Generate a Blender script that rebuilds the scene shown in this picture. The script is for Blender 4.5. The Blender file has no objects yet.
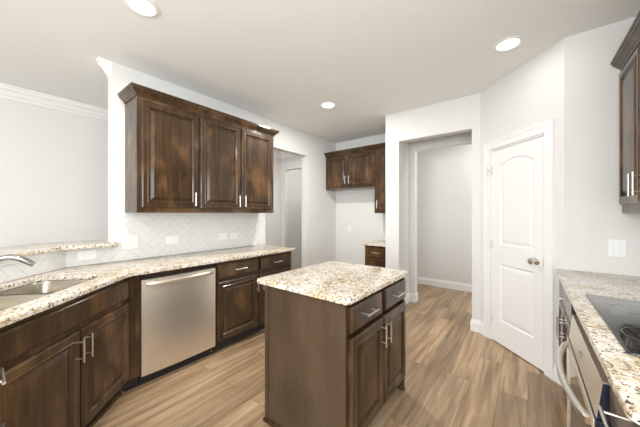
import bpy, bmesh, math, random
from mathutils import Vector, Matrix
random.seed(7)
PI = math.pi
S = bpy.context.scene
COL = S.collection

# ------------------------------------------------------------------ camera, world, lights, exposure
cam_d = bpy.data.cameras.new('camera'); cam = bpy.data.objects.new('camera', cam_d); COL.objects.link(cam)
cam.location = (0, 0, 1.35); cam.rotation_euler = (PI/2, 0, math.radians(38.0))
cam_d.sensor_width = 36; cam_d.lens = 36*266/640; cam_d.clip_start = .02
S.camera = cam
S.view_settings.view_transform = 'Standard'; S.view_settings.look = 'None'
S.view_settings.gamma = 1; S.view_settings.use_curve_mapping = False
S.view_settings.exposure = 0.37
w = bpy.data.worlds.new('world'); S.world = w; w.use_nodes = True
w.node_tree.nodes['Background'].inputs[0].default_value = (.85, .93, 1, 1)
w.node_tree.nodes['Background'].inputs[1].default_value = 1.0
def area(name, loc, target, sx, sy, power, col=(1, 1, 1)):
    l = bpy.data.lights.new(name, 'AREA'); l.shape = 'RECTANGLE'; l.size = sx; l.size_y = sy
    l.energy = power; l.color = col
    o = bpy.data.objects.new(name, l); COL.objects.link(o); o.location = loc
    d = Vector(target) - Vector(loc); o.rotation_euler = d.to_track_quat('-Z', 'Y').to_euler()
    return o
area('daylight_rear_window', (-.65, -3.85, 1.5), (-.9, 0, 1.45), 2.4, 1.7, 120, (.93, .965, 1))
area('daylight_living_window', (-3.7, -3.85, 1.5), (-3.7, 0, 1.5), 1.2, 1.7, 1, (.93, .965, 1))
area('added_right_fill', (.81, -.55, 1.5), (-3, .1, 1.45), 1.5, 1.5, 44, (.93, .965, 1))  # added light in an invented window, brightens left wall and cabinets
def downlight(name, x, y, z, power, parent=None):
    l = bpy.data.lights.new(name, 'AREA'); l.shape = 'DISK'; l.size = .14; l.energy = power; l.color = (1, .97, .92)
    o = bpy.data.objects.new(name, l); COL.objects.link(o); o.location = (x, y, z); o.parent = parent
for x, y, en in ((-1.0, -.7, 16), (.2, -.5, 9), (-.4, 4.65, 5), (-3.75, 3.3, 9), (-3.7, 4.7, 5)): downlight('unseen_fill_lamp', x, y, 2.70, en)  # added unseen lamps without fixtures, lift the room, hall and rooms beyond
area('added_hall_fill', (1.02, 4.7, 1.6), (-.8, 5.0, 1.9), .7, 1.4, 17, (1, .97, .93))  # added light in front of the solid hall wall, brightens the hall

# ------------------------------------------------------------------ materials
class NT:
    def __init__(s, name):
        s.m = bpy.data.materials.new(name); s.m.use_nodes = True
        s.t = s.m.node_tree; s.b = s.t.nodes['Principled BSDF']
    def n(s, typ, **kw):
        nd = s.t.nodes.new(typ)
        for k, v in kw.items():
            if k in ('operation', 'blend_type', 'data_type', 'feature', 'distance', 'wave_type', 'bands_direction', 'noise_dimensions', 'offset', 'offset_frequency', 'squash'): setattr(nd, k, v)
            else: nd.inputs[k.replace('_', ' ') if k.replace('_', ' ') in nd.inputs else k].default_value = v
        return nd
    def l(s, a, b): s.t.links.new(a, b)
    def ramp(s, fac, stops, interp='LINEAR'):
        r = s.t.nodes.new('ShaderNodeValToRGB'); e = r.color_ramp; e.interpolation = interp
        while len(e.elements) < len(stops): e.elements.new(.5)
        for q, (p, c) in zip(e.elements, stops):
            q.position = p; q.color = (*c, 1) if len(c) == 3 else c
        s.l(fac, r.inputs[0]); return r.outputs[0]
    def mix(s, fac, a, b, mode='MIX'):
        m = s.t.nodes.new('ShaderNodeMix'); m.data_type = 'RGBA'; m.blend_type = mode
        for i, v in ((0, fac), (6, a), (7, b)):
            if isinstance(v, (int, float)): m.inputs[i].default_value = v
            elif isinstance(v, tuple): m.inputs[i].default_value = (*v, 1)
            else: s.l(v, m.inputs[i])
        return m.outputs[2]
    def coords(s, scale=(1, 1, 1), rand=False, rot=(0, 0, 0)):
        tc = s.t.nodes.new('ShaderNodeTexCoord'); mp = s.t.nodes.new('ShaderNodeMapping')
        src = tc.outputs['Object']
        if rand:
            oi = s.t.nodes.new('ShaderNodeObjectInfo'); ma = s.n('ShaderNodeVectorMath', operation='MULTIPLY_ADD')
            s.l(oi.outputs['Random'], ma.inputs[0]); ma.inputs[1].default_value = (17, 31, 23); s.l(src, ma.inputs[2]); src = ma.outputs[0]
        s.l(src, mp.inputs[0]); mp.inputs['Scale'].default_value = scale; mp.inputs['Rotation'].default_value = rot
        return mp.outputs[0]
    def bump(s, h, strength=.2, dist=.002):
        b = s.n('ShaderNodeBump'); b.inputs['Strength'].default_value = strength; b.inputs['Distance'].default_value = dist
        s.l(h, b.inputs['Height']); s.l(b.outputs[0], s.b.inputs['Normal'])
def simple(name, col, rough=.5, metal=0, spec=.5, noise=0, nscale=30, bump=0):
    t = NT(name); t.b.inputs['Base Color'].default_value = (*col, 1); t.b.inputs['Roughness'].default_value = rough
    t.b.inputs['Metallic'].default_value = metal; t.b.inputs['Specular IOR Level'].default_value = spec
    if noise or bump:
        nz = t.n('ShaderNodeTexNoise', Scale=nscale, Detail=4.0); t.l(t.coords(), nz.inputs['Vector'])
        if noise:
            a = tuple(c*(1-noise) for c in col); b = tuple(min(1, c*(1+noise)) for c in col)
            t.l(t.ramp(nz.outputs[0], [(.3, a), (.7, b)]), t.b.inputs['Base Color'])
        if bump: t.bump(nz.outputs[0], bump, .001)
    return t.m
def wood(name, dark, mid, light, rough=.3, knots=.0, coat=.5, ior=1.5, vertical=True):
    t = NT(name)
    sc = (26, 26, 1.6) if vertical else (1.6, 26, 26)
    g = t.n('ShaderNodeTexNoise', Scale=1.6, Detail=6.0, Roughness=.62, Distortion=.6); t.l(t.coords(sc, True), g.inputs['Vector'])
    c = t.ramp(g.outputs[0], [(.28, dark), (.5, mid), (.78, light)])
    b = t.n('ShaderNodeTexNoise', Scale=3.2, Detail=3.0); t.l(t.coords((1.5, 1.5, .8), True), b.inputs['Vector'])
    c = t.mix(.55, c, t.ramp(b.outputs[0], [(.3, tuple(x*.62 for x in mid)), (.50, mid), (.68, tuple(x*1.1 for x in light))]))
    if knots:
        v = t.n('ShaderNodeTexVoronoi', Scale=3.3); t.l(t.coords((1.3, 1.3, .8), True), v.inputs['Vector'])
        k = t.ramp(v.outputs['Distance'], [(.02, (knots,)*3), (.15, (0, 0, 0))])
        c = t.mix(k, c, tuple(x*.35 for x in dark))
    t.l(c, t.b.inputs['Base Color'])
    t.b.inputs['Roughness'].default_value = rough; t.b.inputs['Coat Weight'].default_value = coat
    t.b.inputs['Specular IOR Level'].default_value = .12; t.b.inputs['Coat Roughness'].default_value = .14; t.b.inputs['Coat IOR'].default_value = ior
    t.bump(g.outputs[0], .08, .001)
    return t.m
def granite(name):
    t = NT(name); co = t.coords((1, 1, 1))
    n1 = t.n('ShaderNodeTexNoise', Scale=34.0, Detail=6.0, Roughness=.7, Distortion=.8); t.l(co, n1.inputs['Vector'])
    c = t.ramp(n1.outputs[0], [(.33, (.19, .115, .05)), (.41, (.46, .33, .18)), (.48, (.73, .63, .46)), (.58, (.83, .78, .69)), (.70, (.42, .37, .31))])
    n2 = t.n('ShaderNodeTexNoise', Scale=62.0, Detail=3.0, Roughness=.6, Distortion=.5); t.l(co, n2.inputs['Vector'])
    nl = t.n('ShaderNodeTexNoise', Scale=7.0, Detail=3.0, Distortion=.6); t.l(co, nl.inputs['Vector'])
    c = t.mix(t.ramp(nl.outputs[0], [(.40, (.55, .55, .55)), (.58, (0, 0, 0))]), c, (.82, .80, .76))
    c = t.mix(t.ramp(nl.outputs[0], [(.50, (0, 0, 0)), (.70, (.45, .45, .45))]), c, (.56, .41, .22))
    k = t.ramp(n2.outputs[0], [(.58, (0, 0, 0)), (.66, (1, 1, 1))])
    c = t.mix(k, c, (.30, .20, .10))
    v = t.n('ShaderNodeTexNoise', Scale=80.0, Detail=2.0, Distortion=.4); t.l(t.coords((1, 1, 1), False, (.4, .2, .9)), v.inputs['Vector'])
    k2 = t.ramp(v.outputs[0], [(.585, (0, 0, 0)), (.625, (1, 1, 1))])
    c = t.mix(k2, c, (.075, .055, .045))
    n4 = t.n('ShaderNodeTexNoise', Scale=40.0, Detail=2.0); t.l(t.coords((1, 1, 1), False, (1, .2, .1)), n4.inputs['Vector'])
    k3 = t.ramp(n4.outputs[0], [(.60, (0, 0, 0)), (.68, (.8, .8, .8))])
    c = t.mix(k3, c, (.92, .90, .86))
    t.l(c, t.b.inputs['Base Color']); t.b.inputs['Roughness'].default_value = .12
    return t.m
def floor_mat():
    t = NT('vinyl plank floor')
    co = t.coords((1, 1, 1), False, (0, 0, PI/2))
    br = t.t.nodes.new('ShaderNodeTexBrick'); br.offset = .37; br.offset_frequency = 2
    t.l(co, br.inputs['Vector'])
    for k, v in (('Scale', 1.0), ('Mortar Size', .0012), ('Mortar Smooth', .1), ('Bias', 0.0), ('Brick Width', 1.22), ('Row Height', .178)): br.inputs[k].default_value = v
    br.inputs['Color1'].default_value = (0, 0, 0, 1); br.inputs['Color2'].default_value = (1, 1, 1, 1); br.inputs['Mortar'].default_value = (.5, .5, .5, 1)
    off = t.n('ShaderNodeVectorMath', operation='MULTIPLY_ADD')
    t.l(br.outputs['Color'], off.inputs[0]); off.inputs[1].default_value = (13, 7, 5)
    t.l(t.coords((15, .9, 1)), off.inputs[2])
    g = t.n('ShaderNodeTexNoise', Scale=1.5, Detail=7.0, Roughness=.62, Distortion=.5); t.l(off.outputs[0], g.inputs['Vector'])
    c = t.ramp(g.outputs[0], [(.28, (.165, .102, .053)), (.48, (.345, .232, .136)), (.72, (.56, .41, .265))])
    tone = t.ramp(br.outputs['Color'], [(0, (.80, .79, .78)), (.5, (1, 1, 1)), (1, (1.22, 1.20, 1.17))])
    c = t.mix(1.0, c, tone, 'MULTIPLY')
    c = t.mix(br.outputs['Fac'], c, (.13, .085, .05))
    t.l(c, t.b.inputs['Base Color']); t.b.inputs['Roughness'].default_value = .32
    t.b.inputs['Specular IOR Level'].default_value = .45
    t.bump(g.outputs[0], .06, .001)
    return t.m
def brushed(name, col, rough=.24, axis=(2, 2, 160)):
    t = NT(name); t.b.inputs['Base Color'].default_value = (*col, 1); t.b.inputs['Metallic'].default_value = 1
    nz = t.n('ShaderNodeTexNoise', Scale=6.0, Detail=3.0); t.l(t.coords(axis), nz.inputs['Vector'])
    r = t.n('ShaderNodeMapRange'); r.inputs['To Min'].default_value = rough-.04; r.inputs['To Max'].default_value = rough+.06
    t.l(nz.outputs[0], r.inputs[0]); t.l(r.outputs[0], t.b.inputs['Roughness'])
    return t.m
M = {}
M['wall'] = simple('greige wall paint', (.75, .745, .725), .85, spec=.2, bump=.05, nscale=180)
M['ceil'] = simple('ceiling paint', (.86, .865, .85), .9, spec=.15, bump=.05, nscale=160)
M['trim'] = simple('white trim paint', (.86, .86, .85), .4, spec=.4)
M['door'] = simple('white door paint', (.85, .85, .845), .45, spec=.4)
M['wood'] = wood('stained knotty alder', (.012, .0062, .003), (.050, .0265, .0120), (.175, .093, .038), .45, .8, .7, 1.5)
M['panel'] = wood('stained birch panel', (.056, .037, .022), (.072, .048, .029), (.090, .061, .038), .42, 0, .4)
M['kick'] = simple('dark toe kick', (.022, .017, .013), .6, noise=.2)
M['granite'] = granite('cream and gold granite')
M['floor'] = floor_mat()
M['steel'] = simple('brushed stainless steel', (.80, .72, .61), .30, .82)
M['nickel'] = brushed('satin nickel', (.72, .69, .65), .28)
M['sinksteel'] = simple('sink steel', (.46, .42, .35), .33, 1)
M['faucet'] = simple('faucet nickel', (.44, .43, .42), .2, 1)
M['black'] = simple('black plastic', (.012, .012, .013), .4)
M['glass'] = simple('black ceramic glass', (.018, .019, .021), .06, spec=.9)
M['ring'] = simple('printed burner ring', (.16, .16, .165), .2)
M['film'] = simple('blue black oven side', (.010, .018, .040), .3)
M['tile'] = simple('white glazed tile', (.75, .75, .735), .16, spec=.5)
M['grout'] = simple('light grey grout', (.60, .59, .57), .9)
M['plate'] = simple('white plastic plate', (.86, .86, .85), .35)
M['gap'] = simple('pale grey plastic', (.70, .70, .69), .5)
M['slot'] = simple('socket slot', (.25, .25, .25), .6)
em = NT('lamp lens'); em.b.inputs['Emission Color'].default_value = (1, .97, .92, 1); em.b.inputs['Emission Strength'].default_value = 5
M['lens'] = em.m

# ------------------------------------------------------------------ mesh helpers
def BM(): return bmesh.new()
def quad(bm, pts):
    return bm.faces.new([bm.verts.new(p) for p in pts])
def box(bm, x0, x1, y0, y1, z0, z1, bev=0):
    v = [bm.verts.new((x, y, z)) for z in (z0, z1) for x, y in ((x0, y0), (x1, y0), (x1, y1), (x0, y1))]
    fs = [bm.faces.new([v[i] for i in q]) for q in ((3, 2, 1, 0), (4, 5, 6, 7), (0, 1, 5, 4), (1, 2, 6, 5), (2, 3, 7, 6), (3, 0, 4, 7))]
    if bev:
        es = {e for f in fs for e in f.edges}
        bmesh.ops.bevel(bm, geom=list(es), offset=bev, segments=2, affect='EDGES', profile=.6)
def prism(bm, poly, z0, z1):
    a = sum(poly[i][0]*poly[(i+1) % len(poly)][1]-poly[(i+1) % len(poly)][0]*poly[i][1] for i in range(len(poly)))
    if a < 0: poly = poly[::-1]
    lo = [bm.verts.new((x, y, z0)) for x, y in poly]; hi = [bm.verts.new((x, y, z1)) for x, y in poly]
    n = len(poly); bm.faces.new(lo[::-1]); bm.faces.new(hi)
    for i in range(n): bm.faces.new((lo[i], lo[(i+1) % n], hi[(i+1) % n], hi[i]))
def sweep(bm, path, prof, closed=False, z=0):
    """prof = [(out, up)...] polygon swept along a 2D path, 'out' to the right of travel"""
    n = len(path); rings = []
    for i, p in enumerate(path):
        p = Vector(p); ns = []
        if i > 0: t = (p-Vector(path[i-1])).normalized(); ns.append(Vector((t.y, -t.x)))
        if i < n-1: t = (Vector(path[i+1])-p).normalized(); ns.append(Vector((t.y, -t.x)))
        if len(ns) == 2:
            m = (ns[0]+ns[1]).normalized(); m = m/max(.2, m.dot(ns[0]))
        else: m = ns[0]
        rings.append([bm.verts.new((p.x+m.x*o, p.y+m.y*o, z+u)) for o, u in prof])
    k = len(prof)
    for a, b in zip(rings, rings[1:]):
        for j in range(k): bm.faces.new((a[j], a[(j+1) % k], b[(j+1) % k], b[j]))
    bm.faces.new(rings[0][::-1]); bm.faces.new(rings[-1])
def tube(bm, pts, r, seg=10, sx=1.0, ref=(0, 0, 1)):
    """round or flattened tube along 3D points; r may be a list"""
    pts = [Vector(p) for p in pts]; rings = []
    for i, p in enumerate(pts):
        t = (pts[min(i+1, len(pts)-1)]-pts[max(i-1, 0)]).normalized()
        up = Vector(ref)
        if abs(t.dot(up)) > .95: up = Vector((1, 0, 0))
        a = t.cross(up).normalized(); b = a.cross(t).normalized()
        rr = r[i] if isinstance(r, (list, tuple)) else r
        rings.append([bm.verts.new(p+a*(math.cos(2*PI*k/seg)*rr*sx)+b*(math.sin(2*PI*k/seg)*rr)) for k in range(seg)])
    for A, B in zip(rings, rings[1:]):
        for k in range(seg): bm.faces.new((A[k], A[(k+1) % seg], B[(k+1) % seg], B[k]))
    bm.faces.new(rings[0][::-1]); bm.faces.new(rings[-1])
def lathe(bm, prof, c=(0, 0, 0), axis='z', seg=24, close=True):
    rings = []
    for r, h in prof:
        ring = []
        for k in range(seg):
            a = 2*PI*k/seg; u, v = r*math.cos(a), r*math.sin(a)
            p = {'z': (u, v, h), 'y': (u, h, v), 'x': (h, u, v)}[axis]
            ring.append(bm.verts.new((p[0]+c[0], p[1]+c[1], p[2]+c[2])))
        rings.append(ring)
    for A, B in zip(rings, rings[1:]):
        for k in range(seg): bm.faces.new((A[k], A[(k+1) % seg], B[(k+1) % seg], B[k]))
    if close: bm.faces.new(rings[0][::-1]); bm.faces.new(rings[-1])
def link(name, me, mat, parent=None):
    o = bpy.data.objects.new(name, me); COL.objects.link(o)
    if mat: me.materials.append(M[mat])
    if parent: o.parent = parent
    return o
def obj(name, bm, mat, parent=None, smooth=False, world=False):
    bmesh.ops.recalc_face_normals(bm, faces=bm.faces)
    if world and parent:
        mw = Matrix.Translation(parent.location) @ Matrix.Rotation(parent.rotation_euler.z, 4, 'Z')
        bm.transform(mw.inverted())
    me = bpy.data.meshes.new(name); bm.to_mesh(me); bm.free()
    if smooth:
        me.polygons.foreach_set('use_smooth', [True]*len(me.polygons))
        try: me.set_sharp_from_angle(angle=math.radians(38))
        except Exception: pass
    return link(name, me, mat, parent)
def thing(name, label, cat, loc=(0, 0, 0), rot=0, group=None):
    o = bpy.data.objects.new(name, None); COL.objects.link(o); o.empty_display_size = .1
    o.location = loc; o.rotation_euler = (0, 0, math.radians(rot)); o['label'] = label; o['category'] = cat
    if group: o['group'] = group
    return o
def tag(o, label, cat, group=None):
    o['label'] = label; o['category'] = cat
    if group: o['group'] = group
    return o
def struct(name, bm, mat, smooth=False):
    o = obj(name, bm, mat, None, smooth); o['kind'] = 'structure'; return o
def curve_slab(name, outlines, z0, z1, bev, mat, parent=None, world=False):
    cu = bpy.data.curves.new(name, 'CURVE'); cu.dimensions = '2D'; cu.fill_mode = 'BOTH'
    cu.extrude = (z1-z0)/2-bev; cu.bevel_depth = bev; cu.bevel_resolution = 2; cu.offset = -bev
    for pl in outlines:
        sp = cu.splines.new('POLY'); sp.points.add(len(pl)-1); sp.use_cyclic_u = True
        for p, q in zip(sp.points, pl): p.co = (q[0], q[1], 0, 1)
    tmp = bpy.data.objects.new('tmp', cu); COL.objects.link(tmp)
    dg = bpy.context.evaluated_depsgraph_get(); dg.update()
    me = bpy.data.meshes.new_from_object(tmp.evaluated_get(dg))
    bpy.data.objects.remove(tmp); bpy.data.curves.remove(cu)
    me.materials.clear()
    bm = BM(); bm.from_mesh(me); bpy.data.meshes.remove(me)
    bmesh.ops.translate(bm, verts=bm.verts, vec=(0, 0, (z0+z1)/2))
    bmesh.ops.remove_doubles(bm, verts=bm.verts, dist=1e-5)
    return bm if mat is None else obj(name, bm, mat, parent, True, world)
def rrect(x0, x1, y0, y1, r, n=5):
    pts = []
    for cx, cy, a0 in ((x1-r, y0+r, -90), (x1-r, y1-r, 0), (x0+r, y1-r, 90), (x0+r, y0+r, 180)):
        for i in range(n+1):
            a = math.radians(a0+90*i/n); pts.append((cx+r*math.cos(a), cy+r*math.sin(a)))
    return pts
def round_poly(poly, radii, n=5):
    out = []
    N = len(poly)
    for i, p in enumerate(poly):
        r = radii[i] if isinstance(radii, (list, tuple)) else radii
        P = Vector(p)
        if not r: out.append(tuple(P)); continue
        a = (Vector(poly[i-1])-P).normalized(); b = (Vector(poly[(i+1) % N])-P).normalized()
        ang = a.angle(b); t = r/math.tan(ang/2)
        A = P+a*t; B = P+b*t; c = P+(a+b).normalized()*(r/math.sin(ang/2))
        va, vb = A-c, B-c
        for k in range(n+1):
            f = k/n; v = va.lerp(vb, f).normalized()*r; out.append(tuple(c+v))
    return out

# ------------------------------------------------------------------ setting dimensions
H = 2.72
WX = -2.955           # kitchen face of the left wall
A = (-.425, 3.50); B = (.224, 2.81); DL = math.dist(A, B); DROT = math.degrees(math.atan2(B[1]-A[1], B[0]-A[0]))
DU = ((B[0]-A[0])/DL, (B[1]-A[1])/DL); DN = (DU[1], -DU[0])   # DN points into the kitchen
RB = 2.81; RX = .84; FAR = 3.50; NB = 4.28
bm = BM(); box(bm, -4.6, 1.2, -4.1, 5.4, -.08, 0); struct('floor', bm, 'floor')
bm = BM(); box(bm, -4.6, 1.2, -4.1, 5.4, H, H+.1); struct('ceiling', bm, 'ceil')
bm = BM()
box(bm, WX-.12, WX, .735, 2.515, 0, H); box(bm, WX-.12, WX, 2.515, 3.42, 2.33, H); box(bm, WX-.12, WX, 3.42, NB+.12, 0, H)
struct('wall_left', bm, 'wall')
bm = BM(); box(bm, WX, -1.44, NB, NB+.12, 0, H); struct('wall_nook', bm, 'wall')
bm = BM(); box(bm, -1.57, -1.44, FAR+.12, NB, 0, H); struct('wall_nook_side', bm, 'wall')
bm = BM()
box(bm, -1.57, -1.379, FAR, FAR+.12, 0, H); box(bm, -1.379, -.509, FAR, FAR+.12, 2.33, H)
prism(bm, [(-.509, FAR), A, (A[0]-DN[0]*.11, A[1]-DN[1]*.11), (-.44, FAR+.12), (-.509, FAR+.12)], 0, H)
struct('wall_far', bm, 'wall')
bm = BM()
box(bm, -1.44, -1.36, 4.08, 4.20, 0, H); box(bm, -1.36, -.5, 4.08, 4.20, 2.31, H); box(bm, -.5, -.33, FAR+.14, 4.20, 0, H); box(bm, -.33, 1.1, 4.08, 4.20, 0, H)
struct('wall_passage', bm, 'wall')
bm = BM(); box(bm, -1.9, 1.1, 5.21, 5.33, 0, H); box(bm, -1.9, -1.8, NB+.12, 5.21, 0, H); box(bm, 1.1, 1.2, 2.93, 5.33, 0, H); struct('wall_hall', bm, 'wall')
def dpt(s, o): return (A[0]+DU[0]*s+DN[0]*o, A[1]+DU[1]*s+DN[1]*o)
D0, D1, DH = .163, .787, 2.025
bm = BM()
prism(bm, [dpt(0, 0), dpt(D0, 0), dpt(D0, -.11), dpt(.0, -.11)], 0, H)
prism(bm, [dpt(D1, 0), B, (B[0]+.02, B[1]+.12), dpt(D1, -.11)], 0, H)
prism(bm, [dpt(D0, 0), dpt(D1, 0), dpt(D1, -.11), dpt(D0, -.11)], DH, H)
struct('wall_pantry', bm, 'wall')
bm = BM(); prism(bm, [B, (RX, RB), (RX, RB+.12), (B[0]+.02, RB+.12)], 0, H); struct('wall_back', bm, 'wall')
bm = BM()
box(bm, RX, RX+.12, .30, RB+.12, 0, H); box(bm, RX, RX+.12, -1.4, .30, 0, .65); box(bm, RX, RX+.12, -1.4, .30, 2.35, H); box(bm, RX, RX+.12, -4, -1.4, 0, H)
struct('wall_right', bm, 'wall')
bm = BM()
box(bm, -4.57, RX+.12, -4.05, -3.95, 0, .6); box(bm, -4.57, RX+.12, -4.05, -3.95, 2.4, H)
for x0, x1 in ((-4.57, -4.35), (-3.05, -1.9), (.6, RX+.12)): box(bm, x0, x1, -4.05, -3.95, .6, 2.4)
struct('wall_rear', bm, 'wall')
bm = BM(); box(bm, -4.57, -4.45, -3.95, 4.24, 0, H); struct('wall_living', bm, 'wall')
bm = BM()
box(bm, -4.57, -4.32, 4.24, 4.36, 0, H); box(bm, -4.32, -3.42, 4.24, 4.36, 2.33, H); box(bm, -3.42, WX-.12, 4.24, 4.36, 0, H)
struct('wall_living_end', bm, 'wall')
bm = BM(); box(bm, -4.57, WX, 4.98, 5.1, 0, H); box(bm, -4.57, -4.47, 4.36, 4.98, 0, H); box(bm, WX-.1, WX, NB+.12, 4.98, 0, H); struct('wall_bedroom', bm, 'wall')
# half wall under the raised bar: along Y, then 45 degrees behind the sink, then along X
def off45(o):   # points of the counter-side face of the half wall shifted by o towards the dining side
    k = o*math.tan(math.radians(22.5))
    p1 = (WX-o, .735); p2 = (WX-o, .425-k); p3 = (-1.935-k, -.595-o); p4 = (-1.22, -.595-o)
    return [p1, p2, p3, p4]
bm = BM(); f_, b_ = off45(0), off45(.12)
for i in range(3): prism(bm, [f_[i], f_[i+1], b_[i+1], b_[i]], 0, 1.06)
struct('wall_half', bm, 'wall')
for n, (a, b, y0, y1) in enumerate((('x', -3.95, -1.9, .6), ('x', -3.95, -4.35, -3.05), ('y', RX+.12, -1.4, .30))):  # the last window, on the right wall, is invented for its light
    bm = BM(); zz0, zz1 = (.6, 2.4) if a == 'x' else (.65, 2.35)
    def bar(u0, u1, z0, z1):
        if a == 'x': box(bm, u0, u1, -4.04, -3.97, z0, z1)
        else: box(bm, RX+.03, RX+.1, u0, u1, z0, z1)
    bar(y0, y0+.05, zz0, zz1); bar(y1-.05, y1, zz0, zz1); bar(y0+.05, y1-.05, zz0, zz0+.05); bar(y0+.05, y1-.05, zz1-.05, zz1)
    m_ = (y0+y1)/2; bar(m_-.025, m_+.025, zz0+.05, zz1-.05)
    struct('window_%d' % (n+1), bm, 'trim')
bm = BM()
for y0, y1, z0, z1 in ((4.30, 4.35, .85, 2.35), (5.05, 5.10, .85, 2.35), (4.35, 5.05, .85, .90), (4.35, 5.05, 2.30, 2.35)): box(bm, 1.075, 1.1, y0, y1, z0, z1)
struct('window_4', bm, 'trim')  # made-up frame on solid wall, goes with the added hall light
# baseboards
BBP = [(0, 0), (.016, 0), (.016, .095), (.012, .108), (.009, .118), (.006, .135), (0, .135)]
def bboard(name, *paths):
    bm = BM()
    for p in paths: sweep(bm, p, BBP)
    struct(name, bm, 'trim')
bboard('baseboard_far', [(-1.57, FAR+.3), (-1.57, FAR), (-1.379, FAR), (-1.379, FAR+.12), (-1.44, FAR+.12), (-1.44, 4.08), (-1.36, 4.08), (-1.36, 4.20)][::1],
       [(-.509, FAR+.12), (-.509, FAR), A, dpt(.078, 0)])
bboard('baseboard_pantry', [dpt(.872, 0), B, (.238, RB)])
bboard('baseboard_hall', [(-1.8, 5.21), (1.1, 5.21)])
bboard('baseboard_living', [(-4.45, -3.95), (-4.45, 4.24), (-4.32, 4.24)])
bboard('baseboard_bedroom', [(-4.47, 4.98), (WX-.1, 4.98)])
bboard('baseboard_left', [(WX, 3.42), (WX, NB), (-1.99, NB)])
# crown in the living room
CRP = [(0, 0), (.012, 0), (.016, .018), (.035, .035), (.055, .07), (.078, .085), (.082, .105), (.095, .110), (.095, .125), (0, .125)]
bm = BM(); sweep(bm, [(-4.45, -3.95), (-4.45, 4.24), (WX-.12, 4.24), (WX-.12, .735)], CRP, z=H-.125); sweep(bm, [(WX-.075, .735), (WX, .735)], CRP, z=H-.125); struct('trim_1', bm, 'trim')
# pantry door casing
bm = BM()
CW = .08
def dbox(s0, s1, o0, o1, z0, z1): prism(bm, [dpt(s0, o0), dpt(s1, o0), dpt(s1, o1), dpt(s0, o1)], z0, z1)
for s0, sg in ((D0-.006, -1), (D1+.006, 1)):
    for a_, b_, t_ in ((0, .05, .013), (.05, .068, .017), (.068, CW, .021)):
        u, v = sorted((s0+sg*a_, s0+sg*b_)); dbox(u, v, 0, t_, 0, DH+.006+a_*1)
for a_, b_, t_ in ((0, .05, .013), (.05, .068, .017), (.068, CW, .021)):
    dbox(D0-.006-b_, D1+.006+b_, 0, t_, DH+.006+a_, DH+.006+b_)
dbox(D0, D0+.0, 0, 0, 0, 0.0) if False else None
struct('trim_2', bm, 'trim')
bm = BM()   # jamb and stop
dbox(D0, D0+.012, -.11, -.002, 0, DH); dbox(D1-.012, D1, -.11, -.002, 0, DH); dbox(D0+.012, D1-.012, -.11, -.002, DH-.012, DH)
struct('trim_3', bm, 'trim')
# pantry door (two panels, arched top)
dw = D1-D0-.03; dx0 = D0+.015
def arch_loop(x0, x1, z0, z1, rise, ins, n=14):
    x0 += ins; x1 -= ins; z0 += ins
    c = (x1-x0)/2; pts = [(x0, z0), (x1, z0)]
    if rise:
        full = (x1-x0)/2+ins; R = (full*full+rise*rise)/(2*rise); cz = z1+rise-R; r = R-ins
        for i in range(n+1):
            x = x1-(x1-x0)*i/n; pts.append((x, cz+math.sqrt(max(0, r*r-(x-(x0+c))**2))))
    else: pts += [(x1, z1-ins), (x0, z1-ins)]
    return pts
PANELS = [(.105, dw-.095, 1.03, 1.835, .065), (.105, dw-.095, .245, .835, 0)]
slab = curve_slab('door_slab', [[(0, .012), (dw, .012), (dw, 2.008), (0, 2.008)]]+[arch_loop(*p, 0) for p in PANELS], 0, .035, .0005, None)
for p in PANELS:
    lo = None
    for ins, dep in ((-.0005, .035), (.004, .033), (.012, .025), (.018, .0245), (.045, .032), (.05, .0325)):
        ring = [slab.verts.new((x, z, dep)) for x, z in arch_loop(*p, ins)]
        if lo:
            for k in range(len(ring)): slab.faces.new((lo[k], lo[(k+1) % len(ring)], ring[(k+1) % len(ring)], ring[k]))
        lo = ring
    slab.faces.new(lo)
# slab coordinates (s, z, depth) -> door coordinates: x = s, z = height, front towards -y
slab.transform(Matrix(((1, 0, 0, 0), (0, 0, -1, 0), (0, 1, 0, 0), (0, 0, 0, 1))))
door = obj('door_1', slab, 'door', None, False); door['kind'] = 'structure'
door.location = (*dpt(dx0, -.038), 0); door.rotation_euler = (0, 0, math.radians(DROT))
bm = BM(); kx = dw-.065
lathe(bm, [(.002, 0), (.033, 0), (.033, -.006), (.028, -.010), (.011, -.012), (.010, -.036), (.020, -.040), (.027, -.048), (.0285, -.058), (.025, -.068), (.014, -.074), (.002, -.075)], (kx, -.035, .935), 'y', 24)
obj('door_knob', bm, 'nickel', door, True)
bm = BM(); box(bm, dw-.004, dw+.003, -.0362, -.030, .905, .965); obj('latch_plate', bm, 'nickel', door)
for z in (1.81, 1.02, .24):
    bm = BM(); tube(bm, [(-.006, -.040, z-.045), (-.006, -.040, z+.045)], .0065, 10); box(bm, -.012, .012, -.0372, -.0352, z-.044, z+.044)
    obj('hinge', bm, 'gap', door)
bm = BM(); box(bm, -.045, .012, -.062, -.052, 1.80, 1.815, .002); tube(bm, [(-.04, -.06, 1.765), (-.04, -.06, 1.855)], .006, 8); tube(bm, [(-.006, -.055, 1.81), (-.006, -.036, 1.81)], .005, 8)
obj('door_stop', bm, 'gap', door)

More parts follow.
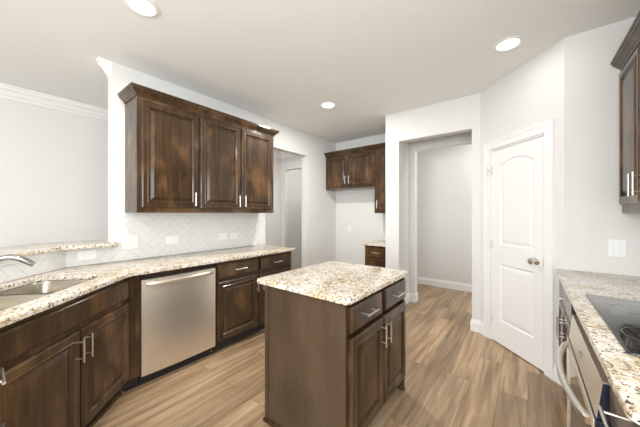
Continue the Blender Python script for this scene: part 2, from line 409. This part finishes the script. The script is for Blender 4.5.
# herringbone tile splash (real tiles, clipped to the wall area)
def clip(poly, rect):
    x0, x1, z0, z1 = rect
    for ax, lim, sg in ((0, x0, 1), (0, x1, -1), (1, z0, 1), (1, z1, -1)):
        out = []
        for i in range(len(poly)):
            p, q = poly[i-1], poly[i]; ip = sg*(p[ax]-lim) >= 0; iq = sg*(q[ax]-lim) >= 0
            if ip != iq:
                t = (lim-p[ax])/(q[ax]-p[ax]); out.append((p[0]+(q[0]-p[0])*t, p[1]+(q[1]-p[1])*t))
            if iq: out.append(q)
        poly = out
        if len(poly) < 3: return None
    return poly
def herring(bm, rect, origin, ux, nrm, th=.008, a=.068, m=4, gr=.0022):
    """tiles a x m*a at 45 degrees; wall axis ux, outward normal nrm"""
    base = Vector((origin[0], origin[1], 0)); U = Vector((ux[0], ux[1], 0)); N = Vector((nrm[0], nrm[1], 0)); Zv = Vector((0, 0, 1))
    c45 = math.sqrt(.5); L = a*m
    ww = rect[1]-rect[0]; hh = rect[3]-rect[2]; R = int((ww+hh)/a)+10
    for i in range(-R, R):
        for k in range(-R//m-2, R//m+3):
            # horizontal tile at (i + k*2m..., i), vertical tile next to it
            for kind in (0, 1):
                x = i*a+k*2*L; y = i*a
                if kind == 0: q = (x, x+L, y, y+a)
                else: q = (x+L, x+L+a, y-L+a, y+a)
                q = (q[0]+gr/2, q[1]-gr/2, q[2]+gr/2, q[3]-gr/2)
                pl = [(q[0], q[2]), (q[1], q[2]), (q[1], q[3]), (q[0], q[3])]
                pl = [((px-py)*c45+.3, (px+py)*c45+.9) for px, py in pl]
                pl = clip(pl, rect)
                if not pl: continue
                cx = sum(p[0] for p in pl)/len(pl); cz = sum(p[1] for p in pl)/len(pl)
                ins = [(p[0]+(cx-p[0])*.012, p[1]+(cz-p[1])*.012) for p in pl]
                lo = [bm.verts.new(base+U*p[0]+Zv*p[1]+N*.001) for p in pl]
                mi = [bm.verts.new(base+U*p[0]+Zv*p[1]+N*(th-.0012)) for p in pl]
                hi = [bm.verts.new(base+U*p[0]+Zv*p[1]+N*th) for p in ins]
                n = len(pl)
                for A_, B_ in ((lo, mi), (mi, hi)):
                    for j in range(n): bm.faces.new((A_[j], A_[(j+1) % n], B_[(j+1) % n], B_[j]))
                bm.faces.new(hi)
bm = BM()
herring(bm, (.7357, 2.395, .9145, 1.366), (WX, 0), (0, 1), (1, 0))
herring(bm, (.4275, .7353, .9145, 1.056), (WX, 0), (0, 1), (1, 0))
p2, p3 = off45(0)[1:3]; d45 = math.dist(p2, p3)
herring(bm, (.0035, d45-.004, .9145, 1.02), p2, (.7071, -.7071), (.7071, .7071))
herring(bm, (0.008, .7, .9145, 1.056), p3, (1, 0), (0, 1))
sp = struct('trim_4', bm, 'tile')
bm = BM()
box(bm, WX, WX+.0055, .7355, 2.395, .9145, 1.366); box(bm, WX, WX+.0055, .432, .735, .9145, 1.056)
q = off45(-.0055); prism(bm, [p2, p3, q[2], q[1]], .9145, 1.02); box(bm, p3[0], -1.22, p3[1], p3[1]+.0055, .9145, 1.056)
struct('trim_5', bm, 'grout')
bm = BM(); qa, qb = off45(-.014), off45(0)
for i in (1,): prism(bm, [qb[i], qb[i+1], qa[i+1], qa[i]], 1.021, 1.059)
struct('trim_6', bm, 'wall')

# ------------------------------------------------------------------ cabinets
def front_panel(bm, x0, x1, z0, z1, frame=.055, raised=True, th=.02, bk=0):
    """cabinet door or drawer front: front towards -y, back at y=0"""
    loops = [(0, bk), (0, -(th-.008)), (.004, -(th-.006)), (.010, -th)]
    if raised: loops += [(frame-.011, -th), (frame-.008, -th-.0035), (frame-.003, -th-.0035), (frame, -th+.001), (frame+.010, -(th-.011)), (frame+.017, -(th-.012)), (frame+.040, -(th-.001)), (frame+.042, -(th-.001))]
    else: loops += [(.014, -th-.0001)]
    lo = None
    for i, y in loops:
        r = [bm.verts.new(p) for p in ((x0+i, y, z0+i), (x1-i, y, z0+i), (x1-i, y, z1-i), (x0+i, y, z1-i))]
        if lo is None: bm.faces.new(r[::-1])
        else:
            for k in range(4): bm.faces.new((lo[k], lo[(k+1) % 4], r[(k+1) % 4], r[k]))
        lo = r
    bm.faces.new(lo)
def pull(parent, x, z, vertical=True, L=.135, y=-.02, r=.0055):
    bm = BM(); so = .032
    if vertical:
        tube(bm, [(x, y-so, z-L/2), (x, y-so, z+L/2)], r, 10)
        for dz in (-L*.34, L*.34): tube(bm, [(x, y+.0005, z+dz), (x, y-so+r*.5, z+dz)], r*.8, 8)
    else:
        tube(bm, [(x-L/2, y-so, z), (x+L/2, y-so, z)], r, 10)
        for dx in (-L*.34, L*.34): tube(bm, [(x+dx, y+.0005, z), (x+dx, y-so+r*.5, z)], r*.8, 8)
    return obj('pull_handle', bm, 'nickel', parent, True)
def door_part(t, x0, x1, z0, z1, px=None, pz=None, bk=0):
    bm = BM(); front_panel(bm, x0, x1, z0, z1, bk=bk); d = obj('door', bm, 'wood', t)
    if px is not None: pull(d, px, pz, True)
    return d
def drawer_part(t, x0, x1, z0, z1, handle=True, name='drawer_front', bk=0):
    bm = BM(); front_panel(bm, x0, x1, z0, z1, raised=False, bk=bk); d = obj(name, bm, 'wood', t)
    if handle: pull(d, (x0+x1)/2, (z0+z1)/2, False)
    return d
SHOE = [(0, 0), (.016, 0), (.015, .008), (.009, .015), (0, .017)]
def base_carcass(t, wd, dp, z1=.884, hollow=False, toe=.10, rec=.06, mat='wood', fr=0):
    bm = BM()
    if hollow:
        box(bm, 0, .02, .0, dp, toe, z1); box(bm, wd-.02, wd, 0, dp, toe, z1); box(bm, .02, wd-.02, .02, dp, toe, toe+.02)
        box(bm, .02, wd-.02, 0, .02, toe, toe+.035); box(bm, .02, wd-.02, 0, .02, .69, z1); box(bm, wd/2-.025, wd/2+.025, 0, .02, toe+.035, .69)
    else: box(bm, 0, wd, fr, dp, toe, z1, .002)
    obj('carcass', bm, mat, t)
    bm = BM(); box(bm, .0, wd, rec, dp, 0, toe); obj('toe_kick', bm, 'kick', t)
    bm = BM(); sweep(bm, [(0, rec), (wd, rec)], SHOE); obj('shoe_moulding', bm, 'wood', t)
CCR = [(0, 0), (.008, 0), (.010, .012), (.022, .022), (.036, .038), (.046, .044), (.048, .056), (.056, .060), (.056, .075), (0, .075)]
FB = -2.35
# wall cabinet over the counter, left
t = thing('wall_cabinet', 'long dark-stained wall cabinet with three raised-panel doors above the tiled splash', 'cabinet', (-2.652, .832, 1.357), 90)
W_ = 1.563; DP = .300
bm = BM(); box(bm, 0, W_, 0, DP, 0, 1.015, .002); obj('carcass', bm, 'wood', t)
bm = BM(); sweep(bm, [(0, DP), (0, 0), (W_, 0), (W_, DP)], CCR, z=1.012); obj('crown_moulding', bm, 'wood', t)
door_part(t, .034, .541, .045, .985, .495, .135)
door_part(t, .562, 1.044, .045, .985, 1.010, .135)
door_part(t, 1.056, 1.525, .045, .985, 1.090, .135)
# base cabinet right of dishwasher
t = thing('base_cabinet', 'dark base cabinet with two drawers over two doors, between dishwasher and doorway', 'cabinet', (FB, 1.392, 0), 90)
base_carcass(t, 1.026, .595, fr=.014)
drawer_part(t, .012, .500, .718, .856, bk=.014); drawer_part(t, .528, 1.0, .718, .856, bk=.014)
door_part(t, .012, .500, .125, .688, .468, .57, bk=.014); door_part(t, .512, 1.0, .125, .688, .545, .57, bk=.014)
bm = BM(); box(bm, 1.010, 1.0265, -.001, .0135, .10, .884, .001); obj('end_stile', bm, 'wood', t)
# dishwasher
t = thing('dishwasher', 'stainless steel dishwasher with bowed bar handle set into the left base run', 'dishwasher', (FB, .766, 0), 90)
W_ = .612
bm = BM(); box(bm, .006, W_-.006, .012, .58, .09, .855); obj('tub', bm, 'black', t)
bm = BM(); n = 12; rows = []
for i in range(n+1):
    x = W_*i/n; bow = -.012-.012*math.sin(PI*i/n)
    rows.append([bm.verts.new(p) for p in ((x, .010, .09), (x, bow+.006, .088), (x, bow, .094), (x, bow, .820), (x, bow+.004, .832), (x, .010, .836))])
for a_, b_ in zip(rows, rows[1:]):
    for j in range(6): bm.faces.new((a_[j], a_[(j+1) % 6], b_[(j+1) % 6], b_[j]))
bm.faces.new(rows[0]); bm.faces.new(rows[-1][::-1])
dwd = obj('door', bm, 'steel', t, True)
bm = BM(); pts = []
for i in range(21):
    f = i/20; pts.append((.03+(W_-.06)*f, -.018-.046*math.sin(PI*f)**.6, .800-.0*f))
tube(bm, pts, [.017 if 0 < i < 20 else .013 for i in range(21)], 12, .62)
obj('bar_handle', bm, 'steel', dwd, True)
bm = BM(); box(bm, .0, W_, .044, .059, 0.014, .085); obj('kick_plate', bm, 'black', t)
bm = BM(); lathe(bm, [(.001, 0), (.008, 0), (.006, -.006), (.001, -.008)], (W_-.01, .048, .03), 'y', 10); obj('screw', bm, 'nickel', t)

SUR = 'dark wood cabinet frame around the steel front'
bm = BM(); box(bm, -.076, -.008, 0, .022, .10, .884, .001); obj('frame_stile', bm, 'wood', t)['label'] = SUR
bm = BM(); box(bm, -.008, .622, 0, .022, .858, .884); obj('frame_rail', bm, 'wood', t)['label'] = SUR
bm = BM(); box(bm, -.096, -.002, .06, .075, 0, .10); sweep(bm, [(-.088, .06), (.624, .06)], [(0, 0), (.014, 0), (.012, .012), (0, .014)]); obj('toe_strip', bm, 'kick', t)
# sink base cabinet, turned 45 degrees
SF = -1.668            # x + y on its face
uR, uL = -2.150, -1.186  # position along the diagonal, right and left ends ((x-y)/sqrt2)
def dg(u, s): return ((s+u*math.sqrt(2))/2, (s-u*math.sqrt(2))/2)
t = thing('sink_cabinet', 'dark two-door sink base cabinet turned diagonally in the corner beneath the sink', 'cabinet', (*dg(uL, SF), 0), 135)
W_ = uL-uR
base_carcass(t, W_, .56, hollow=True)
drawer_part(t, .012, W_-.022, .725, .858, False, 'false_drawer_front')
door_part(t, .012, W_/2-.007, .125, .690, W_/2-.032, .585); door_part(t, W_/2+.003, W_-.022, .125, .690, W_/2+.032, .585)
# drawer cabinet at the left frame edge, facing +Y
px, py = dg(uL, SF)
YP = py-.006
t = thing('drawer_cabinet', 'dark drawer cabinet left of the sink doors, only its pulls showing', 'cabinet', (px+.40, YP, 0), 180)
base_carcass(t, .392, .56)
drawer_part(t, .01, .38, .69, .858); drawer_part(t, .01, .38, .46, .675); drawer_part(t, .01, .38, .125, .445)
# left countertop with sink cut-out
CF = -2.306; SC = -1.628
c45 = (CF, SC-CF)
YN = YP+.032
ctop = [(WX+.0, 2.462), (CF, 2.462), c45, (SC-YN, YN), (px+.43, YN), (px+.43, -.5945), (-1.9345, -.5945), (WX, .4255)]
ctop = [(x if i not in (0, 7) else WX+.001, y) for i, (x, y) in enumerate(ctop)]
outer = round_poly(ctop, [0, .02, .12, .05, .01, 0, 0, 0])
HU0, HU1 = -2.06, -1.25; HS0, HS1 = SC-.125*math.sqrt(2), SC-.535*math.sqrt(2)
v0, v1 = -HS0/math.sqrt(2), -HS1/math.sqrt(2)      # v = -(x+y)/sqrt2
def uv2xy(u, v): return ((u-v)/math.sqrt(2), (-u-v)/math.sqrt(2))
hole = [uv2xy(u, v) for u, v in rrect(HU0, HU1, v0, v1, .07, 7)]
ct = curve_slab('countertop', [outer, hole], .8845, .914, .004, 'granite')
tag(ct, 'cream speckled granite countertop running along the left wall and around the sink', 'countertop')
# sink: two bowls under the cut-out
sx, sy = uv2xy((HU0+HU1)/2, (v0+v1)/2)
t = thing('kitchen_sink', 'stainless double-bowl undermount sink in the diagonal corner counter', 'sink', (sx, sy, .66), 135)
# local x = towards far right end (-u), local y = back (v)
hw = (HU1-HU0)/2; hd = (v1-v0)/2; XD = -( -1.735-(HU0+HU1)/2)
def bowl(x0, x1):
    bm = BM(); lo = None
    for ins, z in ((-.02, .2225), (.0, .2225), (.004, .216), (.008, .10), (.014, .035), (.03, .012), (.06, .004), (.10, .003)):
        r_ = max(.02, .07-ins*.3); ring = [bm.verts.new((x, y, z)) for x, y in rrect(x0+ins, x1-ins, -hd+ins, hd-ins, r_, 6)]
        if lo:
            for k in range(len(ring)): bm.faces.new((lo[k], lo[(k+1) % len(ring)], ring[(k+1) % len(ring)], ring[k]))
        lo = ring
    bm.faces.new(lo)
    o = obj('bowl', bm, 'sinksteel', t, True)
    bm = BM(); lathe(bm, [(.001, .006), (.02, .006), (.024, .0075), (.042, .0075), (.045, .0045), (.001, .004)], ((x0+x1)/2, .04, 0), 'z', 20); obj('drain', bm, 'nickel', o, True)
bowl(XD+.012, hw+.002); bowl(-hw-.002, XD-.012)
bm = BM(); box(bm, XD-.011, XD+.011, -hd+.03, hd-.03, .205, .2215, .003); obj('divider', bm, 'nickel', t)
# faucet
fb = dg(-1.62, -2.435)
t = thing('kitchen_faucet', 'brushed nickel low-arc faucet spout reaching over the sink', 'faucet', (fb[0], fb[1], .914), 0)
bm = BM(); lathe(bm, [(.001, 0), (.030, 0), (.030, .006), (.022, .012), (.020, .09), (.022, .13), (.018, .15), (.001, .155)], (0, 0, 0), 'z', 20); obj('body', bm, 'faucet', t, True)
tip = (-2.325-fb[0], .20-fb[1])
P0 = Vector((0, .0, .13)); P3 = Vector((tip[0], tip[1], .166)); pts = []
for i in range(13):
    f = i/12; q = P0.lerp(P3, f); q.z = -.006+.13+.068*math.sin(min(1, f*1.25)*PI/2) - .062*max(0, (f-.62)/.38)**1.6; pts.append(q)
bm = BM(); tube(bm, pts, [.015]*8+[.016, .017, .0175, .017, .014], 14, 1.35); obj('spout', bm, 'faucet', t, True)
bm = BM(); tube(bm, [(.0, 0, .15), (.02, -.03, .175), (.05, -.09, .19)], [.011, .009, .008], 10); obj('lever', bm, 'faucet', t, True)

# raised bar top
fo = off45(-.085)
k_ = math.sqrt(2)
SB = -2.49
barp = [(WX+.085, .765), (WX+.085, SB-(WX+.085)), (SB+.555, -.555), (-1.2, -.555), (-1.2, -1.0), (-2.12, -1.0), (-3.36, .24), (-3.36, .734), (WX-.0, .734), (WX+.0095, .765)]
barp = [(x, y) for x, y in barp]; barp[8] = (WX+.0095, .734)
bar_ = curve_slab('bar_top', [round_poly(barp, [.03, .1, .1, .02, .05, .1, .1, .05, 0, .004])], 1.0605, 1.09, .005, 'granite')
tag(bar_, 'raised granite bar ledge on the half wall behind the sink', 'bar top')

# ------------------------------------------------------------------ island
IX0, IX1, IY0, IY1 = -1.362, -.742, 1.160, 2.0
t = thing('kitchen_island', 'freestanding dark island cabinet in the middle of the kitchen floor', 'island', (IX1, IY0, 0), 90)
W_ = IY1-IY0; DP = IX1-IX0
bm = BM(); box(bm, .019, W_-.019, .024, DP-.006, .10, .884, .002); obj('carcass', bm, 'wood', t)
bm = BM(); box(bm, .0, .018, .0, DP-.006, 0, .884, .001); obj('end_panel', bm, 'panel', t)['label'] = 'smooth plain brown end panel'
bm = BM(); box(bm, -.006, W_, DP-.0055, DP, 0, .884, .001); box(bm, -.007, -.0005, DP-.028, DP-.0055, 0.0, .884, .001); obj('back_panel', bm, 'panel', t)
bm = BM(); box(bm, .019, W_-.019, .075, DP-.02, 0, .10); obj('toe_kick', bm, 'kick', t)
bm = BM(); box(bm, W_-.018, W_, .0, DP-.006, 0, .884, .001); obj('end_panel', bm, 'panel', t)
bm = BM(); sweep(bm, [(-.0075, DP+.0005), (-.0075, .0), (.0, -.0005)][:2], SHOE); sweep(bm, [(W_+.0005, .0), (W_+.0005, DP)], SHOE); sweep(bm, [(.019, .075), (W_-.019, .075)], SHOE); obj('shoe_moulding', bm, 'wood', t)
drawer_part(t, .032, .405, .718, .856, bk=.024); drawer_part(t, .450, .815, .718, .856, bk=.024)
door_part(t, .032, .424, .125, .690, .393, .59, bk=.024); door_part(t, .434, .815, .125, .690, .466, .59, bk=.024)
for kx, kz in ((.052, .795), (.36, .25)):
    bm = BM(); lathe(bm, [(.0005, 0), (.006, 0), (.004, -.0006), (.0005, -.0008)], (0, 0, 0), 'y', 10)
    bm.transform(Matrix.Rotation(-PI/2, 4, 'Z')); bm.transform(Matrix.Translation((-.0003, kx+.02, kz))); obj('nail_hole', bm, 'black', t)
ict = curve_slab('island_top', [round_poly([(-1.437, 1.137), (-.708, 1.137), (-.708, 2.014), (-1.437, 2.014)], .028)], .8845, .914, .005, 'granite')
tag(ict, 'rectangular speckled granite top lying on the island', 'countertop')

# ------------------------------------------------------------------ refrigerator nook
NF = 3.955
t = thing('refrigerator_cabinet', 'two-door dark wall cabinet high above the empty refrigerator nook', 'cabinet', (WX+.004, NF, 1.785), 0)
W_ = .985; DP = NB-NF-.003
bm = BM(); box(bm, 0, W_, 0, DP, 0, .62, .002); obj('carcass', bm, 'wood', t)
bm = BM(); sweep(bm, [(0.0, 0), (W_, 0)], CCR, z=.60); obj('crown_moulding', bm, 'wood', t)
door_part(t, .03, .478, .05, .585, .445, .15); door_part(t, .488, .945, .05, .585, .52, .15)
t = thing('wall_cabinet', 'narrow tall single-door dark wall cabinet beside the refrigerator nook', 'cabinet', (WX+.991, NF, 1.355), 0)
W_ = -1.573-(WX+.991)
bm = BM(); box(bm, 0, W_, 0, DP, 0, 1.05, .002); obj('carcass', bm, 'wood', t)
bm = BM(); sweep(bm, [(0, 0), (W_, 0)], CCR, z=1.03); obj('crown_moulding', bm, 'wood', t)
door_part(t, .03, W_-.02, .045, 1.015, .062, .14)
t = thing('drawer_cabinet', 'small dark drawer base cabinet seen past the island in the nook', 'cabinet', (-1.985, 3.67, 0), 0)
W_ = .41
base_carcass(t, W_, NB-3.67-.003, z1=.862)
drawer_part(t, .012, W_-.012, .69, .836); drawer_part(t, .012, W_-.012, .42, .672); drawer_part(t, .012, W_-.012, .125, .402)
nct = curve_slab('countertop', [[(-2.005, 3.635), (-1.573, 3.635), (-1.573, NB-.001), (-2.005, NB-.001)]], .8625, .892, .004, 'granite')
tag(nct, 'short granite countertop on the small drawer cabinet in the nook', 'countertop')

# ------------------------------------------------------------------ right side
FR = .212; DPR = RX-FR-.003
FRN = .222
t = thing('base_cabinet', 'dark base cabinet between oven and back wall with silver pulls', 'cabinet', (FR, RB-.004, 0), -90)
W_ = RB-.004-2.005
base_carcass(t, W_, DPR)
drawer_part(t, .02, W_-.02, .715, .858)
door_part(t, .02, W_/2-.005, .125, .69, W_/2-.035, .58); door_part(t, W_/2+.005, W_-.02, .125, .69, W_/2+.035, .58)
t = thing('base_cabinet', 'dark drawer base cabinet at the near right end beside the oven', 'cabinet', (FRN, 1.243, 0), -90)
W_ = .34
base_carcass(t, W_, DPR-.010)
drawer_part(t, .015, W_-.02, .69, .852); door_part(t, .015, W_-.02, .125, .67, W_-.05, .58)
t = thing('wall_cabinet', 'dark wall cabinet with paired bar pulls at the right edge above the cooktop', 'cabinet', (.526, RB-.004, 1.352), -90)
W_ = .92; DP = RX-.526-.003
bm = BM(); box(bm, 0, W_, 0, DP, 0, 1.015, .002); obj('carcass', bm, 'wood', t)
bm = BM(); sweep(bm, [(0, 0), (W_, 0), (W_, DP)], CCR, z=1.01); obj('crown_moulding', bm, 'wood', t)
door_part(t, .03, .452, .06, .985, .415, .17); door_part(t, .464, W_-.03, .06, .985, .50, .17)
rct = curve_slab('countertop', [round_poly([(.176, .885), (RX-.002, .885), (RX-.002, RB-.002), (.176, RB-.002)], [.035, 0, 0, 0])], .8845, .914, .004, 'granite')
tag(rct, 'cream granite countertop under the black glass cooktop on the right', 'countertop')
t = thing('cooktop', 'black glass electric cooktop set on the right countertop', 'cooktop', (.242, 2.0, .9141), -90)
bm = curve_slab('x', [rrect(0, .765, 0, .52, .012, 3)], 0, .006, .002, None); obj('glass_top', bm, 'glass', t, True)
for (cx_, cy_, r1) in ((.20, .14, .075), (.56, .13, .10), (.19, .38, .10), (.57, .39, .08)):
    bm = BM(); n = 40
    for k in range(n):
        a0, a1 = 2*PI*k/n, 2*PI*(k+1)/n
        bm.faces.new([bm.verts.new((cx_+r*math.cos(a), cy_+r*math.sin(a), .0063)) for r, a in ((r1, a0), (r1+.003, a0), (r1+.003, a1), (r1, a1))])
    obj('burner_ring', bm, 'ring', t)
# oven
t = thing('wall_oven', 'stainless built-in oven with curved bar handle under the cooktop', 'oven', (FR, 1.998, 0), -90)
W_ = .748
bm = BM(); box(bm, .004, W_-.004, .0, .58, .105, .80); obj('body', bm, 'black', t)
def side(bm, prof, x0, x1, inset=0):
    for_ = [[bm.verts.new((x, y, z)) for y, z in prof] for x in (x0, x1)]
    k = len(prof)
    for j in range(k): bm.faces.new((for_[0][j], for_[0][(j+1) % k], for_[1][(j+1) % k], for_[1][j]))
    bm.faces.new(for_[0]); bm.faces.new(for_[1][::-1])
bm = BM(); side(bm, [(0, .80), (-.020, .80), (-.034, .675), (0, .675)], .002, W_-.002); cp = obj('control_panel', bm, 'steel', t)
bm = BM()
side(bm, [(.0, .7955), (-.0195, .7955), (-.0335, .6755), (0, .6755)], W_-.0018, W_-.0006); obj('side_trim', bm, 'film', cp)['label'] = 'blue black side of the control panel'
bm = BM(); pts = [(W_/2+.018*math.cos(a), -.0295, .728+.016*math.sin(a)) for a in [PI*i/10 for i in range(11)]]; tube(bm, pts, .0022, 6); obj('emblem', bm, 'slot', cp)
bm = BM(); box(bm, .002, W_-.002, -.036, 0, .12, .668, .002)
od = obj('door', bm, 'glass', t)
bm = BM(); box(bm, .002, W_-.002, -.042, -.0365, .63, .668, .002); box(bm, .002, W_-.002, -.042, -.0365, .12, .15, .002); box(bm, .002, .03, -.042, -.0365, .15, .63); box(bm, W_-.03, W_-.002, -.042, -.0365, .15, .63); obj('door_frame', bm, 'steel', od)
bm = BM(); pts = []
for i in range(25):
    f = i/24; pts.append((.04+(W_-.07)*f, -.046-.050*math.sin(PI*f)**.75, .643))
tube(bm, pts, .0135, 12, 1.0); obj('bar_handle', bm, 'nickel', od, True)
bm = BM(); box(bm, W_-.002, W_-.0006, -.036, .0, .125, .667); obj('side_trim', bm, 'film', od)
bm = BM(); box(bm, .0, W_, .06, .5, 0, .104); obj('kick_plate', bm, 'kick', t)

# ------------------------------------------------------------------ electrical plates
def plate(name, label, loc, rot, wd, ht, kind, group=None):
    t = thing(name, label, 'outlet' if 'outlet' in name else 'light switch', loc, rot, group)
    bm = BM(); box(bm, -wd/2, wd/2, -.006, 0, -ht/2, ht/2, .002); obj('cover_plate', bm, 'plate', t)
    if kind in ('rocker', 'rocker2'):
        bm = BM()
        for c_ in ((0,) if kind == 'rocker' else (-.024, .024)): box(bm, c_-.0195, c_+.0195, -.0063, -.0058, -.0365, .0365)
        obj('rocker_surround', bm, 'gap', t)
    if kind == 'rocker2':
        for s in (-1, 1):
            bm = BM(); box(bm, s*.024-.016, s*.024+.016, -.0085, -.006, -.033, .033, .001); obj('rocker', bm, 'plate', t)
    elif kind == 'rocker':
        bm = BM(); box(bm, -.017, .017, -.0085, -.006, -.034, .034, .001); obj('rocker', bm, 'plate', t)
    else:
        for s in (-1, 1):
            bm = BM(); c_ = (s*.020, 0) if kind == 'outlet_h' else (0, s*.020)
            box(bm, c_[0]-.014, c_[0]+.014, -.0075, -.006, c_[1]-.014, c_[1]+.014, .001); r_ = obj('receptacle', bm, 'plate', t)
            bm = BM()
            for q_ in (-.006, .006):
                if kind == 'outlet_h': box(bm, c_[0]-.004, c_[0]+.004, -.0078, -.0075, q_-.001, q_+.001)
                else: box(bm, q_-.001, q_+.001, -.0078, -.0075, c_[1]-.004, c_[1]+.004)
            obj('slot', bm, 'slot', r_)
    return t
TX = WX+.0085
plate('light_switch', 'double white rocker switch on the tile nearest the bar end', (TX, .876, 1.080), 90, .128, .125, 'rocker2')
plate('wall_outlet', 'white outlet on the tile alone, middle of the left splash', (TX, 1.246, 1.073), 90, .125, .082, 'outlet_h')
plate('wall_outlet', 'left of the two neighbouring white outlets on the tiled splash', (TX, 1.832, 1.070), 90, .118, .080, 'outlet_h')
plate('wall_outlet', 'right of the two neighbouring white outlets near the splash end', (TX, 1.987, 1.066), 90, .118, .080, 'outlet_h')
plate('wall_outlet', 'white outlet on the low half wall under the raised bar', (TX, .560, .995), 90, .122, .078, 'outlet_h')
plate('wall_outlet', 'small white outlet on the back wall of the refrigerator nook', (-2.64, NB-.0005, 1.068), 0, .072, .115, 'outlet_v')
plate('light_switch', 'single white rocker switch on the wall above the cooktop counter', (.503, RB-.0005, 1.102), 0, .085, .125, 'rocker')

# ------------------------------------------------------------------ recessed ceiling lights
for lab, x, y, en in (('round recessed ceiling light at the left, over the sink end', -2.007, .66, 8), ('round recessed ceiling light in front of the refrigerator nook', -1.988, 2.709, 24), ('round recessed ceiling light near the white pantry door', -.126, 2.63, 1.3)):
    t = thing('recessed_light', lab, 'ceiling light', (x, y, H), 0)
    bm = BM(); lathe(bm, [(.074, 0), (.100, 0), (.100, -.004), (.094, -.008), (.078, -.009), (.074, -.003)], (0, 0, 0), 'z', 40, False)
    obj('trim_ring', bm, 'trim', t, True)
    bm = BM(); lathe(bm, [(.001, -.004), (.0745, -.004), (.0745, -.001), (.001, -.001)], (0, 0, 0), 'z', 40); obj('lens', bm, 'lens', t)
    downlight('downlight', 0, 0, -.02, en, t)
